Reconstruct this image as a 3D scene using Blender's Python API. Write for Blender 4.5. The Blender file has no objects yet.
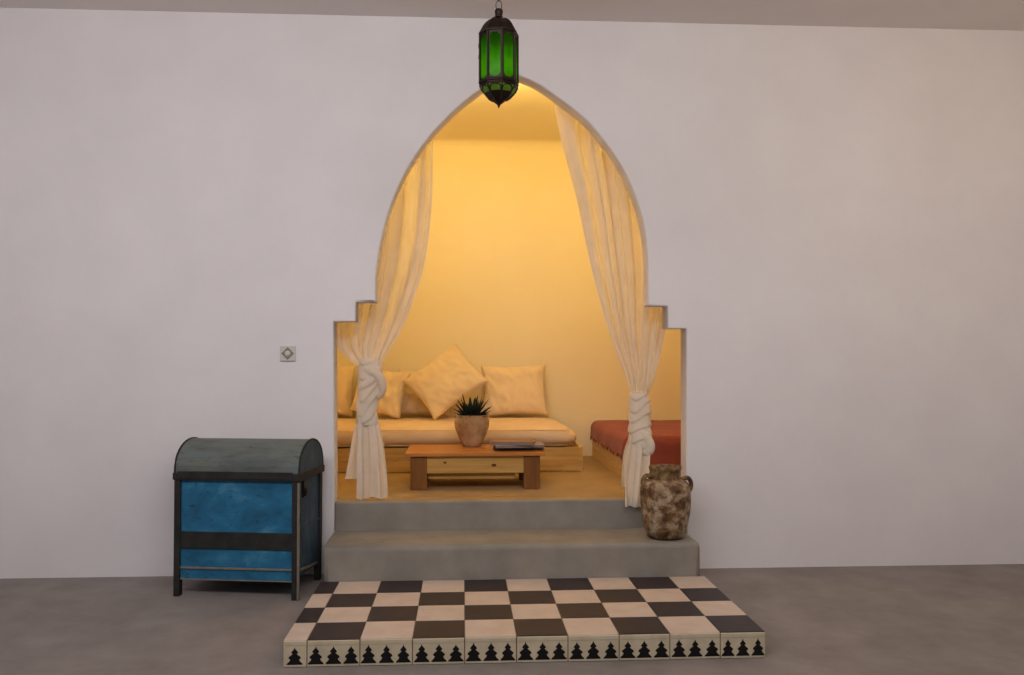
import bpy, bmesh, math, random
from math import sin, cos, pi, radians, sqrt, atan, tan
from mathutils import Vector, Matrix, noise

random.seed(7)
S = bpy.context.scene
COL = S.collection

# ------------------------------------------------------------------ camera
F, CX, CY, VX, VY = 850.0, 512.0, 337.5, 463.5, 357.0
CAM = Vector((0, 0, 1.1815))
ph = atan((VY - CY) / F)
th = atan((CX - VX) / F * cos(ph))
FW = Vector((sin(th) * cos(ph), cos(th) * cos(ph), sin(ph)))
RT = Vector((cos(th), -sin(th), 0))
UP = RT.cross(FW)
cd = bpy.data.cameras.new('camera')
cam = bpy.data.objects.new('camera', cd)
COL.objects.link(cam)
m = Matrix((RT, UP, -FW)).transposed().to_4x4()
m.translation = CAM
cam.matrix_world = m
cd.sensor_width = 36
cd.lens = F / 1024 * 36
cd.clip_start = 0.05
S.camera = cam


def ray(px, py):
    return FW + RT * ((px - CX) / F) + UP * ((CY - py) / F)


def PY(px, py, Y):
    """point of the vertical plane at depth Y seen at a photo pixel"""
    r = ray(px, py)
    return CAM + r * (Y / r.y)


def PZ(px, py, z):
    """point of the horizontal plane at height z seen at a photo pixel"""
    r = ray(px, py)
    return CAM + r * ((z - CAM.z) / r.z)


# ------------------------------------------------------------------ helpers
def lin(c):
    return c / 12.92 if c <= 0.04045 else ((c + 0.055) / 1.055) ** 2.4


def rgb(r, g, b):
    return (lin(r / 255), lin(g / 255), lin(b / 255), 1)


class Mat:
    def __init__(s, name):
        s.m = bpy.data.materials.new(name)
        s.m.use_nodes = True
        s.nt = s.m.node_tree
        s.n = s.nt.nodes
        s.b = s.n['Principled BSDF']
        s.out = s.n['Material Output']

    def add(s, t, **kw):
        n = s.n.new(t)
        for k, v in kw.items():
            if k in n.inputs:
                n.inputs[k].default_value = v
            else:
                setattr(n, k, v)
        return n

    def link(s, a, b):
        s.nt.links.new(a, b)

    def coord(s, scale=(1, 1, 1), rot=(0, 0, 0)):
        t = s.add('ShaderNodeTexCoord')
        mp = s.add('ShaderNodeMapping')
        mp.inputs['Scale'].default_value = scale
        mp.inputs['Rotation'].default_value = rot
        s.link(t.outputs['Object'], mp.inputs['Vector'])
        return mp.outputs['Vector']

    def noise(s, vec, scale, detail=4, rough=.55, dist=0):
        n = s.add('ShaderNodeTexNoise')
        n.inputs['Scale'].default_value = scale
        n.inputs['Detail'].default_value = detail
        n.inputs['Roughness'].default_value = rough
        n.inputs['Distortion'].default_value = dist
        s.link(vec, n.inputs['Vector'])
        return n.outputs['Fac']

    def ramp(s, fac, stops):
        r = s.add('ShaderNodeValToRGB')
        el = r.color_ramp.elements
        while len(el) < len(stops):
            el.new(0.5)
        for e, (p, c) in zip(el, stops):
            e.position = p
            e.color = c
        s.link(fac, r.inputs['Fac'])
        return r.outputs['Color']

    def mix(s, fac, a, b, mode='MIX'):
        mx = s.add('ShaderNodeMix', data_type='RGBA', blend_type=mode)
        for sock, v in ((mx.inputs[0], fac), (mx.inputs[6], a), (mx.inputs[7], b)):
            if hasattr(v, 'is_output'):
                s.link(v, sock)
            else:
                sock.default_value = v
        return mx.outputs[2]

    def bump(s, h, strength=.2, dist=.01):
        b = s.add('ShaderNodeBump')
        b.inputs['Strength'].default_value = strength
        b.inputs['Distance'].default_value = dist
        s.link(h, b.inputs['Height'])
        s.link(b.outputs['Normal'], s.b.inputs['Normal'])
        return b

    def color(s, c):
        if hasattr(c, 'is_output'):
            s.link(c, s.b.inputs['Base Color'])
        else:
            s.b.inputs['Base Color'].default_value = c
        return s

    def rough(s, r, spec=.3, metal=0):
        s.b.inputs['Roughness'].default_value = r
        s.b.inputs['Specular IOR Level'].default_value = spec
        s.b.inputs['Metallic'].default_value = metal
        return s


def mottled(name, c1, c2, scale=4, rough=.8, bump=.15, bscale=40, spec=.2, stretch=(1, 1, 1), bdist=.004):
    M = Mat(name)
    v = M.coord(stretch)
    M.color(M.ramp(M.noise(v, scale, 6, .6), [(.3, c1), (.7, c2)]))
    M.rough(rough, spec)
    if bump:
        M.bump(M.noise(v, bscale, 5, .6), bump, bdist)
    return M.m


def wood(name, c1, c2, c3, axis=0, rough=.55, knots=0.0):
    M = Mat(name)
    st = [14, 14, 14]
    st[axis] = 1.0
    v = M.coord(tuple(st))
    n = M.noise(v, 2.2, 7, .6, .6)
    c = M.ramp(n, [(.28, c1), (.5, c2), (.75, c3)])
    M.color(c)
    M.rough(rough, .3)
    M.bump(n, .15, .003)
    return M.m


M_wall = mottled('plaster_white', rgb(232, 226, 226), rgb(238, 233, 232), 2.5, .92, .25, 9, .1, bdist=.006)
M_ceil = mottled('plaster_ceiling', rgb(236, 228, 224), rgb(240, 233, 229), 2, .95, .1, 12, .1)
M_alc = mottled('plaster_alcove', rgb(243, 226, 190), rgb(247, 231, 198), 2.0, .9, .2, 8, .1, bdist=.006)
M_floor = mottled('concrete_floor', rgb(130, 122, 117), rgb(150, 141, 135), 5, .7, .2, 30, .25)
M_step = mottled('concrete_step', rgb(136, 129, 119), rgb(158, 150, 139), 5, .65, .2, 25, .25)
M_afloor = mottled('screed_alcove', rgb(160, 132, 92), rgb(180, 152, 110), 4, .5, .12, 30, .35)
M_cream = mottled('tile_cream', rgb(202, 180, 162), rgb(216, 197, 180), 9, .5, .06, 50, .35)
M_dark = mottled('tile_dark', rgb(46, 38, 42), rgb(58, 49, 52), 8, .5, .06, 50, .35)
M_grout = mottled('grout', rgb(120, 106, 92), rgb(140, 125, 110), 20, .9, 0)
M_trim = mottled('tile_border_cream', rgb(196, 180, 150), rgb(216, 201, 172), 12, .55, .08, 50, .3)
M_black = mottled('tile_motif_black', rgb(20, 18, 20), rgb(30, 26, 28), 8, .5, 0)
M_pine = wood('pine', rgb(174, 128, 60), rgb(194, 150, 80), rgb(206, 166, 98), 0)
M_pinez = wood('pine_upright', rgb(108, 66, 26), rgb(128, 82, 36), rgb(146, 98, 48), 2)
M_piney = wood('pine_deep', rgb(200, 160, 102), rgb(214, 178, 122), rgb(224, 190, 138), 1)
M_ptop = wood('varnished_top', rgb(168, 104, 44), rgb(186, 120, 56), rgb(198, 132, 66), 0, .4)
M_knot = mottled('pine_knot', rgb(90, 52, 26), rgb(110, 66, 34), 30, .6, 0)


def cloth_mat(name, c1, c2, scale=60, bump=.15, big=6):
    M = Mat(name)
    v = M.coord()
    M.color(M.ramp(M.noise(v, big, 4), [(.3, c1), (.7, c2)]))
    M.rough(.95, .05)
    M.b.inputs['Sheen Weight'].default_value = .15
    M.bump(M.noise(v, scale, 3), bump, .004)
    return M.m


M_cush = cloth_mat('cotton_cushion', rgb(232, 206, 166), rgb(238, 214, 176), 22, .25)
M_matt = cloth_mat('cotton_mattress', rgb(228, 196, 156), rgb(236, 206, 168), 18, .25)
M_bedm = cloth_mat('cotton_bed', rgb(222, 200, 160), rgb(230, 208, 170), 30, .2)
M_spread = cloth_mat('plum_rust_wool', rgb(146, 74, 60), rgb(160, 84, 68), 70, .35)


def curtain_mat(name, transp, sheer=False):
    M = Mat(name)
    v = M.coord()
    d = M.add('ShaderNodeBsdfDiffuse')
    t = M.add('ShaderNodeBsdfTranslucent')
    p = M.add('ShaderNodeBsdfTransparent')
    c = M.ramp(M.noise(v, 9, 4), [(.3, rgb(238, 226, 208)), (.7, rgb(246, 236, 220))])
    M.link(c, d.inputs['Color'])
    M.link(c, t.inputs['Color'])
    b = M.add('ShaderNodeBump')
    b.inputs['Strength'].default_value = .3
    b.inputs['Distance'].default_value = .004
    M.link(M.noise(v, 60, 3), b.inputs['Height'])
    M.link(b.outputs['Normal'], d.inputs['Normal'])
    m1 = M.add('ShaderNodeMixShader')
    m1.inputs[0].default_value = .35
    M.link(d.outputs[0], m1.inputs[1])
    M.link(t.outputs[0], m1.inputs[2])
    m2 = M.add('ShaderNodeMixShader')
    if sheer:
        at = M.add('ShaderNodeAttribute', attribute_name='gather')
        mr = M.add('ShaderNodeMapRange')
        mr.inputs['To Min'].default_value = transp[0]
        mr.inputs['To Max'].default_value = transp[1]
        M.link(at.outputs['Fac'], mr.inputs['Value'])
        M.link(mr.outputs[0], m2.inputs[0])
    else:
        m2.inputs[0].default_value = transp
    M.link(m1.outputs[0], m2.inputs[1])
    M.link(p.outputs[0], m2.inputs[2])
    M.link(m2.outputs[0], M.out.inputs['Surface'])
    return M.m


M_sheer = curtain_mat('muslin_sheer', (.66, .10), True)
M_mus = curtain_mat('muslin_gathered', .02)


def patina(name, c, k):
    M = Mat(name)
    v = M.coord()
    a = M.noise(v, 19, 8, .62, .4)
    b = M.noise(v, 42, 5, .6)
    c1 = M.ramp(a, [(.36, c[0]), (.45, c[1]), (.54, c[2]), (.66, c[3])])
    c2 = M.mix(M.ramp(b, [(.5, (0, 0, 0, 1)), (.62, (.75, .75, .75, 1))]), c1, c[4])
    M.color(c2)
    M.rough(.55, .35)
    M.bump(a, .5, .006)
    return M.m


M_jar = patina('aged_glaze', [rgb(70, 48, 32), rgb(122, 94, 62), rgb(160, 136, 104), rgb(186, 168, 140), rgb(104, 58, 38)], 1)
M_jarin = mottled('jar_inside', rgb(40, 28, 20), rgb(56, 40, 28), 12, .8, .2)
M_jarneck = patina('aged_glaze_neck', [rgb(72, 50, 30), rgb(104, 76, 44), rgb(136, 106, 66), rgb(164, 138, 96), rgb(66, 42, 26)], 1)
M_pot = mottled('terracotta_pale', rgb(146, 104, 62), rgb(206, 176, 134), 8, .8, .25, 30, .15)
M_soil = mottled('soil', rgb(40, 30, 22), rgb(60, 44, 30), 40, .95, .4)
M_leaf = mottled('leaf_dark', rgb(16, 26, 20), rgb(26, 38, 28), 14, .5, .1, 60, .3)


def paint(name, c1, c2, c3, st):
    M = Mat(name)
    v = M.coord(st)
    n = M.noise(v, 4.5, 8, .65, .4)
    w = M.noise(v, 22, 6, .7)
    c = M.ramp(n, [(.3, c1), (.55, c2), (.74, c3)])
    c = M.mix(M.ramp(w, [(.58, (0, 0, 0, 1)), (.72, (.8, .8, .8, 1))]), c, rgb(44, 40, 36))
    M.color(c)
    M.rough(.6, .3)
    M.bump(w, .3, .004)
    return M.m


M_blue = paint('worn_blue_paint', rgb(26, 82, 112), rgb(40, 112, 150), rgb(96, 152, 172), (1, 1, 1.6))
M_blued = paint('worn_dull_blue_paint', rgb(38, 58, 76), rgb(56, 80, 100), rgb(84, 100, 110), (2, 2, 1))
M_lid = paint('worn_grey_green_paint', rgb(84, 92, 90), rgb(108, 112, 106), rgb(82, 116, 132), (.8, 3, 3))
M_post = mottled('dark_worn_wood', rgb(30, 32, 32), rgb(52, 50, 46), 14, .65, .3, 40, .3)
M_edge = mottled('bare_wood_edge', rgb(112, 106, 94), rgb(140, 132, 118), 20, .7, .2)
M_bronze = mottled('dark_bronze', rgb(24, 15, 12), rgb(46, 28, 19), 20, .45, .3, 60, .5)
M_bronze.node_tree.nodes['Principled BSDF'].inputs['Metallic'].default_value = .6
M_plate = mottled('switch_plastic', rgb(206, 200, 192), rgb(210, 204, 196), 8, .5, 0)
M_dial = mottled('switch_grey', rgb(138, 128, 122), rgb(146, 136, 130), 8, .5, 0)


def glass(name, c, c2):
    M = Mat(name)
    v = M.coord()
    t = M.add('ShaderNodeBsdfTransparent')
    tr = M.add('ShaderNodeBsdfTranslucent')
    g = M.add('ShaderNodeBsdfGlossy')
    g.inputs['Roughness'].default_value = .06
    col = M.ramp(M.noise(v, 30, 3), [(.3, c), (.7, c2)])
    M.link(col, t.inputs['Color'])
    M.link(col, tr.inputs['Color'])
    m1 = M.add('ShaderNodeMixShader')
    m1.inputs[0].default_value = .3
    M.link(t.outputs[0], m1.inputs[1])
    M.link(tr.outputs[0], m1.inputs[2])
    m2 = M.add('ShaderNodeMixShader')
    m2.inputs[0].default_value = .004
    M.link(m1.outputs[0], m2.inputs[1])
    M.link(g.outputs[0], m2.inputs[2])
    M.link(m2.outputs[0], M.out.inputs['Surface'])
    return M.m


M_green = glass('green_glass', (.28, .70, .06, 1), (.38, .78, .08, 1))
M_pale = glass('pale_green_glass', (.5, .68, .28, 1), (.62, .74, .4, 1))


# ------------------------------------------------------------------ mesh tools
def link_obj(name, me, mats, parent=None):
    o = bpy.data.objects.new(name, me)
    COL.objects.link(o)
    for mt in (mats if isinstance(mats, (list, tuple)) else [mats]):
        me.materials.append(mt)
    if parent:
        o.parent = parent
    return o


def build(name, bm, mats, parent=None, smooth=False, origin=None):
    bmesh.ops.recalc_face_normals(bm, faces=bm.faces)
    if origin is None and parent is None:
        xs = [v.co for v in bm.verts]
        lo = Vector((min(c.x for c in xs), min(c.y for c in xs), min(c.z for c in xs)))
        hi = Vector((max(c.x for c in xs), max(c.y for c in xs), max(c.z for c in xs)))
        origin = Vector(((lo.x + hi.x) / 2, (lo.y + hi.y) / 2, lo.z))
    if parent is not None and origin is None:
        origin = Vector((0, 0, 0))
    if parent is None:
        bmesh.ops.translate(bm, verts=bm.verts, vec=-origin)
    for f in bm.faces:
        f.smooth = smooth
    me = bpy.data.meshes.new(name)
    bm.to_mesh(me)
    bm.free()
    o = link_obj(name, me, mats, parent)
    if parent is None:
        o.location = origin
    return o


def thing(name, label, cat, loc, rz=0, group=None):
    o = bpy.data.objects.new(name, None)
    o.empty_display_size = .1
    COL.objects.link(o)
    o.location = loc
    o.rotation_euler = (0, 0, rz)
    o['label'] = label
    o['category'] = cat
    if group:
        o['group'] = group
    return o


def tag(o, label=None, cat=None, group=None, kind=None):
    for k, v in (('label', label), ('category', cat), ('group', group), ('kind', kind)):
        if v:
            o[k] = v
    return o


def struct(o):
    o['kind'] = 'structure'
    return o


def box(bm, x0, x1, y0, y1, z0, z1, bev=0.0, seg=2, mi=0, M=None):
    vs = [bm.verts.new((x, y, z)) for x in (x0, x1) for y in (y0, y1) for z in (z0, z1)]
    fs = [(0, 1, 3, 2), (4, 6, 7, 5), (0, 4, 5, 1), (2, 3, 7, 6), (0, 2, 6, 4), (1, 5, 7, 3)]
    faces = [bm.faces.new([vs[i] for i in f]) for f in fs]
    for f in faces:
        f.material_index = mi
    if M is not None:
        bmesh.ops.transform(bm, matrix=M, verts=vs)
    if bev > 0:
        es = set(e for f in faces for e in f.edges)
        r = bmesh.ops.bevel(bm, geom=list(es), offset=bev, segments=seg, affect='EDGES', profile=.6)
        for f in r['faces']:
            f.material_index = mi
    return faces


def lathe(bm, prof, seg=32, c=(0, 0, 0), mi=0, phase=0, cap0=False, cap1=False, fn=None):
    rings = []
    for r, z in prof:
        ring = []
        for i in range(seg):
            a = 2 * pi * i / seg + phase
            p = Vector((r * cos(a), r * sin(a), z))
            if fn:
                p = fn(p, a)
            ring.append(bm.verts.new(p + Vector(c)))
        rings.append(ring)
    for a, b in zip(rings, rings[1:]):
        for i in range(seg):
            f = bm.faces.new((a[i], a[(i + 1) % seg], b[(i + 1) % seg], b[i]))
            f.material_index = mi
    if cap0:
        bm.faces.new(rings[0][::-1]).material_index = mi
    if cap1:
        bm.faces.new(rings[-1]).material_index = mi
    return rings


def tube(bm, pts, r, seg=8, closed=False, mi=0, caps=True):
    pts = [Vector(p) for p in pts]
    n = len(pts)
    rings = []
    ref = Vector((0.13, 0.27, 0.95))
    for i, p in enumerate(pts):
        if closed:
            d = pts[(i + 1) % n] - pts[i - 1]
        else:
            d = pts[min(i + 1, n - 1)] - pts[max(i - 1, 0)]
        d.normalize()
        s = d.cross(ref)
        if s.length < .05:
            s = d.cross(Vector((1, 0, 0)))
        s.normalize()
        t = s.cross(d)
        rr = r[i] if isinstance(r, (list, tuple)) else r
        rings.append([bm.verts.new(p + s * rr * cos(2 * pi * k / seg) + t * rr * sin(2 * pi * k / seg)) for k in range(seg)])
    for i in range(n if closed else n - 1):
        a, b = rings[i], rings[(i + 1) % n]
        for k in range(seg):
            bm.faces.new((a[k], a[(k + 1) % seg], b[(k + 1) % seg], b[k])).material_index = mi
    if caps and not closed:
        bm.faces.new(rings[0][::-1]).material_index = mi
        bm.faces.new(rings[-1]).material_index = mi


def blob(bm, c, rx, ry, rz, M=None, seg=16, amp=.0, fr=20):
    r = bmesh.ops.create_uvsphere(bm, u_segments=seg, v_segments=seg // 2 + 2, radius=1)
    for v in r['verts']:
        k = 1 + amp * noise.noise(v.co * fr * .1 + Vector(c) * 7)
        p = Vector((v.co.x * rx * k, v.co.y * ry * k, v.co.z * rz * k))
        if M is not None:
            p = M @ p
        v.co = p + Vector(c)


def prism(bm, pts, y0, y1, bev=0, mi=0):
    """closed outline pts (x,z), extruded along y"""
    a = [bm.verts.new((x, y0, z)) for x, z in pts]
    b = [bm.verts.new((x, y1, z)) for x, z in pts]
    n = len(pts)
    fs = [bm.faces.new(a), bm.faces.new(b[::-1])]
    for i in range(n):
        fs.append(bm.faces.new((a[i], b[i], b[(i + 1) % n], a[(i + 1) % n])))
    for f in fs:
        f.material_index = mi
    if bev:
        es = [e for e in fs[0].edges]
        bmesh.ops.bevel(bm, geom=es, offset=bev, segments=2, profile=.5, affect='EDGES')
    return fs


# ------------------------------------------------------------------ the setting
YW = 4.5176                 # front face of the arched wall
TW = .13                    # its thickness
ZP = 0.104                  # tiled platform top
ZS = PZ(465, 545.5, .26).z  # step height below
ZS = PY(465, 545.5, 4.147).z
ZA = PY(478, 500.6, YW).z   # alcove floor
ZC = PY(512, 19.2, YW).z    # room ceiling
YB = 6.50                   # alcove back wall
ZAC = PY(500, 142, YB).z    # alcove ceiling
XL, XR = -2.95, 3.45        # room side walls
AL, AR = -1.62, 1.95        # alcove side walls
YFRONT = -1.2
SEAM = .048                 # the floor rises this much towards the arched wall


def zfloor(y):
    t = min(max((y - 3.3) / (YW - 3.3), 0), 1.2)
    return SEAM * t


# arched wall: one outline with the stepped, pointed opening
arch_px = [(375.6, 302), (375.4, 290), (375.5, 276), (377.6, 257), (382, 235), (390, 207), (399.5, 183), (412, 160.5),
           (427, 138.5), (444, 120), (460, 104.5), (480, 89), (496, 79), (510.5, 72)]
arch_pxr = [(520.5, 75.5), (537, 82.5), (553, 93.6), (572, 107.5), (589, 122), (600, 135), (611, 149), (625, 171),
            (637.5, 200), (645, 228), (648, 254), (648.6, 280), (648.6, 305.5)]
hole_px = [(334.3, 504), (334, 410), (333.6, 321.5), (355.8, 321.5), (355.8, 302)] + arch_px + arch_pxr + \
          [(667.5, 306), (667.5, 328.5), (686.3, 328.5), (686.6, 420), (686.6, 504)]
hole = [(PY(x, y, YW).x, PY(x, y, YW).z) for x, y in hole_px]
JL, JR = hole[0][0], hole[-1][0]
outline = [(XL, -.05), (JL, -.05)] + hole + [(JR, -.05), (XR, -.05), (XR, ZC + .1), (XL, ZC + .1)]


def smooth_arch(pts, a, b, it=3):
    """Chaikin-smooth the run of points between indices a..b, keeping ends and the apex"""
    apex = max(range(a, b), key=lambda i: pts[i][1])

    def ch(run):
        for _ in range(it):
            o = [run[0]]
            for p, q in zip(run, run[1:]):
                o.append((p[0] * .75 + q[0] * .25, p[1] * .75 + q[1] * .25))
                o.append((p[0] * .25 + q[0] * .75, p[1] * .25 + q[1] * .75))
            o.append(run[-1])
            run = o
        return run
    return pts[:a] + ch(pts[a:apex + 1]) + ch(pts[apex:b + 1])[1:] + pts[b + 1:]


i0 = 2 + 5
i1 = i0 + len(arch_px) + len(arch_pxr) - 1
outline = smooth_arch(outline, i0, i1, 2)

cu = bpy.data.curves.new('tmp', 'CURVE')
cu.dimensions = '2D'
cu.fill_mode = 'BOTH'
sp = cu.splines.new('POLY')
sp.points.add(len(outline) - 1)
for p, (x, z) in zip(sp.points, outline):
    p.co = (x, z, 0, 1)
sp.use_cyclic_u = True
BV = .009
cu.extrude = TW / 2 - BV
cu.bevel_depth = BV
cu.bevel_resolution = 2
cu.offset = -BV
tmp = bpy.data.objects.new('tmp', cu)
COL.objects.link(tmp)
bpy.context.view_layer.update()
me = bpy.data.meshes.new_from_object(tmp.evaluated_get(bpy.context.evaluated_depsgraph_get()))
bpy.data.objects.remove(tmp)
me.materials.clear()
me.name = 'wall_back'
me.transform(Matrix.Rotation(pi / 2, 4, 'X'))
bm = bmesh.new()
bm.from_mesh(me)
bmesh.ops.remove_doubles(bm, verts=bm.verts, dist=.0005)
bm.to_mesh(me)
bm.free()
w = link_obj('wall_back', me, M_wall)
w.location = (0, YW + TW / 2, 0)
struct(w)


def slab(name, x0, x1, y0, y1, z0, z1, mat, bev=0):
    b = bmesh.new()
    box(b, x0, x1, y0, y1, z0, z1, bev)
    return struct(build(name, b, mat))


# room floor, gently rising to the wall
b = bmesh.new()
ys = [YFRONT, 1.0, 2.0, 3.0, 3.3, 3.6, 3.9, 4.2, YW + .02]
rows = [[b.verts.new((x, y, zfloor(y))) for x in (XL, XR)] for y in ys]
low = [[b.verts.new((x, y, -.1)) for x in (XL, XR)] for y in (YFRONT, YW + .02)]
for p, q in zip(rows, rows[1:]):
    b.faces.new((p[0], p[1], q[1], q[0]))
b.faces.new((low[0][0], low[0][1], low[1][1], low[1][0]))
b.faces.new([r[0] for r in rows] + [low[1][0], low[0][0]])
b.faces.new([r[1] for r in rows] + [low[1][1], low[0][1]])
b.faces.new((rows[0][0], rows[0][1], low[0][1], low[0][0]))
b.faces.new((rows[-1][0], rows[-1][1], low[1][1], low[1][0]))
struct(build('floor', b, M_floor))
slab('ceiling', XL, XR, 1.5, YW, ZC, ZC + .1, M_ceil)
slab('wall_left', XL - .12, XL, YFRONT, YW + TW, -.05, ZC + .1, M_wall)
slab('wall_right', XR, XR + .12, YFRONT, YW + TW, -.05, ZC + .1, M_wall)
# alcove shell: raised floor whose front edge is the upper riser
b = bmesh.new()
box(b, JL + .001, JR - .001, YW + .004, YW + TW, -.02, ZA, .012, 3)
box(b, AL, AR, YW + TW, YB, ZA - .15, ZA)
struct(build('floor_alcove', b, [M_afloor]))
b = bmesh.new()
bw = bmesh.new()
CR = .09
prof_ = [(YB + .1, ZA - .15), (YB, ZA - .15), (YB, ZAC - CR)] + \
    [(YB - CR + CR * cos(pi / 2 * k / 8), ZAC - CR + CR * sin(pi / 2 * k / 8)) for k in range(1, 9)] + [(YB - CR, ZAC + .1), (YB + .1, ZAC + .1)]
ra = [[bw.verts.new((x, y, z)) for y, z in prof_] for x in (AL - .1, AR + .1)]
for k in range(len(prof_)):
    k2 = (k + 1) % len(prof_)
    bw.faces.new((ra[0][k], ra[0][k2], ra[1][k2], ra[1][k])).smooth = True
bw.faces.new(ra[0])
bw.faces.new(ra[1][::-1])
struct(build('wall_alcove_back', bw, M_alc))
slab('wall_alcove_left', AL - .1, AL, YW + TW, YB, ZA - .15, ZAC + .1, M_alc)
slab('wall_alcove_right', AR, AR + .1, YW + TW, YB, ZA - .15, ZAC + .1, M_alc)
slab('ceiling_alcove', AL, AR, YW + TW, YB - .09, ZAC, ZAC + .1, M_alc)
b.free()
# front facing of the upper step: grey cement over the riser
fl = bpy.data.objects['floor_alcove']
fl.data.materials.append(M_step)
for f in fl.data.polygons:
    if f.normal.y < -.5 and f.center.y + fl.location.y < YW + .02:
        f.material_index = 1

# ------------------------------------------------------------------ lower concrete step
YS = 4.147
xl, xr = PY(323, 545.5, YS).x, PY(701, 545.5, YS).x
b = bmesh.new()
box(b, xl, xr, YS + .0015, YW + .003, .03, ZS, 0)
es = [e for e in b.edges if abs(sum(v.co.y for v in e.verts) / 2 - YS - .0015) < 1e-4 and
      (abs(e.verts[0].co.z - ZS) < 1e-4 and abs(e.verts[1].co.z - ZS) < 1e-4 or
       (abs(e.verts[0].co.x - e.verts[1].co.x) < 1e-4))]
es += [e for e in b.edges if all(abs(v.co.z - ZS) < 1e-4 and abs(v.co.x - xr) < 1e-4 for v in e.verts)]
bmesh.ops.bevel(b, geom=list(set(es)), offset=.026, segments=8, profile=.5, affect='EDGES')
o = build('concrete_step', b, M_step)
for f in o.data.polygons:
    f.use_smooth = f.area < .04
tag(o, 'wide grey concrete step directly below the arched opening, carrying the brown jar', 'step')

# ------------------------------------------------------------------ tiled platform
YF = 3.307
YPB = YS - .0005
X0 = -.684
cols = [X0] + [-.594 + .2 * k for k in range(9)] + [1.186]
rowy = [YF + (YPB - YF) * k / 4 for k in range(5)]
pf = thing('tiled_platform', 'low platform of black and cream chequered tiles with black tree motifs along its front edge',
           'platform', (0, YF, 0))
T = Matrix.Translation((0, -YF, 0))
b = bmesh.new()
box(b, X0 + .004, cols[-1] - .004, YF + .006, YPB, -.01, ZP - .003)
b.transform(T)
build('slab', b, M_grout, pf)
b = bmesh.new()
for r in range(4):
    for c in range(len(cols) - 1):
        g = .0016
        j = random.uniform(-.0007, .0007)
        box(b, cols[c] + g, cols[c + 1] - g, rowy[r] + (g if r else 0), rowy[r + 1] - g, ZP - .012, ZP + j, .0012, 1,
            mi=1 if (r + c) % 2 else 0)
b.transform(T)
build('chequered_tiles', b, [M_cream, M_dark], pf)
tree = [(0, 1), (.05, .88), (.19, .74), (.22, .68), (.12, .62), (.22, .54), (.36, .45), (.39, .37), (.27, .29),
        (.34, .18), (.48, .07), (.5, 0)]
b = bmesh.new()
mot = []
for c in range(len(cols) - 1):
    g = .0016
    a, e = cols[c] + g, cols[c + 1] - g
    j = random.uniform(-.001, .001)
    box(b, a, e, YF - .004 + j, YF + .008, .002, ZP - .004, .0015, 1)
    box(b, a + .0005, e - .0005, YF - .0055 + j, YF + .004, ZP - .021, ZP - .0045, .002, 2)
    n = 1 if c == 0 else 3
    wd = (e - a) / n
    for k in range(n):
        mot.append((a + wd * (k + .5) + random.uniform(-.002, .002), wd * .92 * random.uniform(.94, 1.04), YF - .004 + j))
for cx, wd, y in mot:
    h = .069 * random.uniform(.96, 1.04)
    ww = min(wd, .0605)
    pts = [(cx + p * ww, .011 + q * h) for p, q in tree] + [(cx - p * ww, .011 + q * h) for p, q in tree[:0:-1]]
    prism(b, pts, y - .0008, y + .002, mi=1)
b.transform(T)
build('border_tiles', b, [M_trim, M_black], pf)

# ------------------------------------------------------------------ chest
cz = zfloor(4.1)
fr_ = PZ(298.5, 601, zfloor(4.08))
ROT = radians(-9)
ch = thing('chest', 'worn blue painted wooden chest with rounded grey lid standing left of the steps', 'chest',
           (fr_.x, fr_.y, cz - .002), ROT)
# local frame: x to the left is negative, right front corner at the origin, depth +y
CL, CD = .62, .355
zt = .575                    # rim height
b = bmesh.new()
box(b, -CL + .03, -.035, .012, .03, .085, zt, .002)
box(b, -CL + .03, -.035, CD - .03, CD - .012, .085, zt, .002)
box(b, -CL + .03, -.03, .015, CD - .015, .09, .11)
build('body_panel', b, M_blue, ch)
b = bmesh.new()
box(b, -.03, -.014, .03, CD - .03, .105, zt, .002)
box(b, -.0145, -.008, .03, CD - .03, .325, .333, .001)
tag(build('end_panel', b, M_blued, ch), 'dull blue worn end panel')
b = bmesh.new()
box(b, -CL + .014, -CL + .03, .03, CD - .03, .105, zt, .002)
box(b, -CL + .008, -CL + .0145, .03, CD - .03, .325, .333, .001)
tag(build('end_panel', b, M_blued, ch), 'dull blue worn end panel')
for sx in (0, 1):
    for sy in (0, 1):
        b = bmesh.new()
        x1 = -CL + .036 if sx else 0
        y0 = CD - .035 if sy else 0
        prism(b, [(x1 - .036, .0), (x1 - .008, 0), (x1 - .004, .3), (x1 - .004, zt), (x1 - .036, zt)], y0, y0 + .035, .003)
        if not sy:
            if not sx:
                box(b, x1 - .009, x1 + .001, y0 - .002, y0 + .014, .004, zt - .02, .002, 1, 1)
        build('leg', b, [M_post, M_edge], ch)
b = bmesh.new()
box(b, -CL + .03, -.035, .004, .02, .235, .315, .002)
tag(build('dark_band', b, M_post, ch), 'dark horizontal board across the front')
b = bmesh.new()
box(b, -CL + .03, -.035, .004, .022, .138, .147, .002)
box(b, -CL + .03, -.035, .006, .02, .085, .09, .001)
build('front_rail', b, M_edge, ch)
b = bmesh.new()
tube(b, [(-.02, .06, .13), (-.02, .2, .115), (-.02, CD - .06, .11)], .011, 6)
build('end_brace', b, M_edge, ch)
b = bmesh.new()
box(b, -CL - .004, .006, -.008, CD + .006, zt - .012, zt + .022, .003)
box(b, -CL + .02, -.03, -.012, -.004, zt - .004, zt + .03, .002)
build('rim', b, M_post, ch)
b = bmesh.new()
pts = []
for k in range(19):
    a = pi * k / 18
    pts.append((CD / 2 + cos(a) * CD / 2 * .98, zt + .022 + (sin(a) ** .85) * .148))
nx = [-CL, 0.0]
va = [[b.verts.new((x, y, z)) for y, z in pts] for x in nx]
for k in range(18):
    b.faces.new((va[0][k], va[0][k + 1], va[1][k + 1], va[1][k]))
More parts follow.
